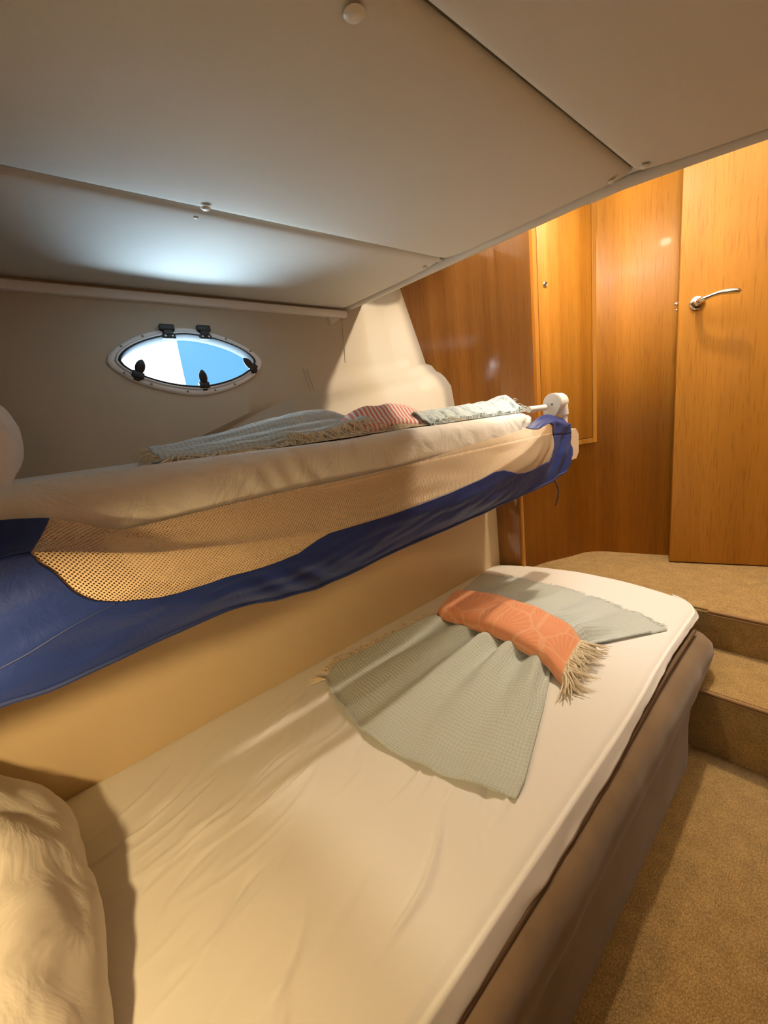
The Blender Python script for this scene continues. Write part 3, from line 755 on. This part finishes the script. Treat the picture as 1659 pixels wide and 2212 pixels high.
strip('lower_border', cols_all, lambda y: (bound(y)[1], 2.0), 34, BLUE)
strip('upper_border', np.r_[cols_all[cols_all < .0215]], lambda y: (0, bound(y)[0]), 24, BLUE)
strip('upper_border', np.r_[cols_all[cols_all > 1.284]], lambda y: (0, bound(y)[0]), 24, BLUE)
tube('hem', [tuple(np.array(rail_pt(y, 1.995))+np.array((.001, 0, -.002))) for y in np.linspace(-.41, 1.53, 120)], .0042, BLUE_D, br, 8)
tube('seam', [tuple(np.array(rail_pt(.062+(y-.062), s))+np.array((.0022, 0, 0))) for y, s in zip(np.linspace(.062, -.10, 14), np.linspace(1.47, 1.80, 14))], .0011, BLUE_D, br, 6)
# hinge at the far end
HB = Vector((-.752, 1.500, 1.118)); bm = bmesh.new()
outl = []
for a in np.linspace(-20, 200, 22): outl.append((.0355*math.cos(math.radians(a)), .0355*math.sin(math.radians(a))))
outl += [(-.034, -.03), (-.036, -.055), (-.022, -.075), (-.004, -.066), (.018, -.036)]
prism_bm(bm, outl, axes(HB, (1, 0, 0), (0, 0, 1), (0, -1, 0)), -.020, .004, .003)
hg = from_bm('hinge', bm, PLW, br)
bm = bmesh.new(); lathe_bm(bm, [(.030, -.062), (.0335, -.057), (.0335, -.018)], axes(HB, (1, 0, 0), (0, 0, 1), (0, -1, 0)), 26)
tube_bm(bm, [HB+Vector((.014, .045, .005)), HB+Vector((.018, .047, -.030)), HB+Vector((.019, .048, -.046))], [.018, .0165, .016], 16)
from_bm('hinge_arm', bm, PLW, hg)
for q in ((0, -.004), (-.020, -.050)):
    bm = bmesh.new(); lathe_bm(bm, [(.0045, .004), (.0045, .0052), (.002, .0045), (.0003, .0042)], axes(HB, (1, 0, 0), (0, 0, 1), (0, -1, 0)) @ Matrix.Translation((q[0], q[1], 0)), 14); from_bm('screw', bm, SCREW, hg)
tube('rail_tube', [HB+Vector((.019, .048, -.04)), HB+Vector((.021, .046, -.075)), HB+Vector((.021, .036, -.105)), HB+Vector((.022, .020, -.14))], .0115, PLW, br, 14)
tube('rail_tube', [(-.79, 1.40, 1.106), (-.775, 1.49, 1.106)], .011, PLW, br, 14)
c0 = Vector(rail_pt(1.38, 1.98)); tube('cord', [c0, c0+Vector((.004, .012, -.02)), c0+Vector((.006, .022, -.045)), c0+Vector((.004, .022, -.07)), c0+Vector((0, .010, -.10))], .0022, CORD, br, 6)

# --- crumpled muslin by the portlight end of the upper berth
nu, nv = 150, 70; P = np.zeros((nu, nv, 3)); U = np.zeros((nu, nv, 2))
for i in range(nu):
    u = i/(nu-1); y0 = .215+.66*u
    for j in range(nv):
        v = j/(nv-1)
        xf = -.87-.015*math.sin(u*9)-.05*float(sm((u-.9)/.1)); xb = -1.12-.02*u
        x = xf+(xb-xf)*v
        rise = .026+.048*float(sm(u/.75))
        layer = .50*sm(v/.07)-.14*math.exp(-((v-.29)/.045)**2)+.28*sm((v-.31)/.05)-.12*math.exp(-((v-.58)/.04)**2)+.30*sm((v-.60)/.05)
        crest = math.exp(-((v-.80)/.22)**2)
        z = 1.1025+rise*(.70*layer+.30*crest*sm(v/.3))*(1-.55*float(sm((u-.72)/.28)))
        z += .007*max(0, nz(u*9, v*4, 3))*(1-v)+.012*max(0, math.sin(u*21+2*nz(u*4, v, 1)))*math.exp(-(v/.18)**2)*float(sm((u-.25)/.3))
        z += .003*nz(u*16, v*9, 5)+ .016*float(math.exp(-((u-.80)/.06)**2))*math.exp(-((v-.10)/.15)**2)
        P[i, j] = (x, y0+.035*(v-.2)*(1-u), max(z, 1.103)); U[i, j] = (u*.7, v*.35)
m1 = grid('muslin_cloth', P, SKY_M, uv=U, thick=-.004)
tag(m1, 'crumpled grey-blue fringed muslin cloth below the portlight on the upper berth', 'blanket')
fringe('fringe', [tuple(P[i, 0]) for i in range(2, nu-2, 3)], lambda t: (1, .15, -.2), FRINGE, m1, 230, .030, .0017, 1.2, .016, 1.1005, 21)
fringe('fringe', [tuple(P[0, j]) for j in range(2, nv-2, 3)], (-.1, -1, -.05), FRINGE, m1, 70, .030, .0012, .6, .008, 1.101, 22)
fringe('fringe', [(P[i, 4][0]+.004, P[i, 4][1], P[i, 4][2]-.001) for i in range(60, nu-4, 3)], lambda t: (1, -.1, -.7), FRINGE, m1, 150, .034, .0019, 1.2, .016, 1.1005, 23)

# striped towel draped over it
nu, nv = 80, 50; P = np.zeros((nu, nv, 3)); U = np.zeros((nu, nv, 2))
for i in range(nu):
    u = i/(nu-1)
    for j in range(nv):
        v = j/(nv-1)
        y = .665+.36*u+.125*(v-.35); x = -.875-.17*v+.01*math.sin(u*6)
        dome = max(0, 1-abs(2*u-1)**3.4)**.6; dv_ = max(0, 1-abs(2*v-1)**3.5)**.6
        z = 1.106+.066*dome*(.35+.65*float(sm(v/.65)))*dv_**.4+.005*nz(u*5, v*5, 3)*dome+.006*math.sin(u*13)*dome*(1-v)
        P[i, j] = (x, y, z); U[i, j] = (u*.32+.04*v, v*.2)
m2 = grid('striped_towel', P, STRIPE, uv=U, thick=-.005)
tag(m2, 'red and white striped towel folded on the upper berth', 'towel')
fringe('fringe', [tuple(P[nu-1, j]) for j in range(1, nv-1, 3)], lambda t: (.25-.4*t, 1, .0), FRINGE, m2, 170, .095, .0019, .6, .020, 1.102, 31)
fringe('fringe', [tuple(P[i, 0]) for i in range(nu//2, nu, 4)], (1, .5, 0), FRINGE, m2, 60, .03, .0015, .8, .012, 1.102, 32)

# second muslin at the foot end
nu, nv = 110, 40; P = np.zeros((nu, nv, 3)); U = np.zeros((nu, nv, 2))
for i in range(nu):
    u = i/(nu-1)
    for j in range(nv):
        v = j/(nv-1); y = .94+.465*u+.02*math.sin(v*5)*u; x = -.835-.02*math.sin(u*5)-.23*v
        z = 1.103+(.030+.010*u)*float(sm(v/.35))*(1-float(sm((v-.85)/.15))*.9)+.020*max(0, nz(u*16, v*5, 2))*(1-v)**.5+.007*nz(u*30, v*14, 9)*(1-v)
        z += .022*math.exp(-((u-.955)/.035)**2)*math.exp(-((v-.3)/.3)**2)
        P[i, j] = (x, y, z); U[i, j] = (u*.45, v*.28)
m3 = grid('muslin_cloth', P, SKY_M, uv=U, thick=-.004)
tag(m3, 'pale blue muslin cloth at the foot of the upper berth by the white hinge', 'blanket')
fringe('fringe', [tuple(P[i, 1]) for i in range(0, nu, 3)], (1, .1, -.1), FRINGE_B, m3, 260, .024, .0013, 1.5, .018, 1.1005, 41)
fringe('fringe', [tuple(P[nu-1, j]) for j in range(0, 24, 2)], (.2, 1, .3), FRINGE_B, m3, 50, .018, .0012, 1.2, .02, 1.1005, 42)
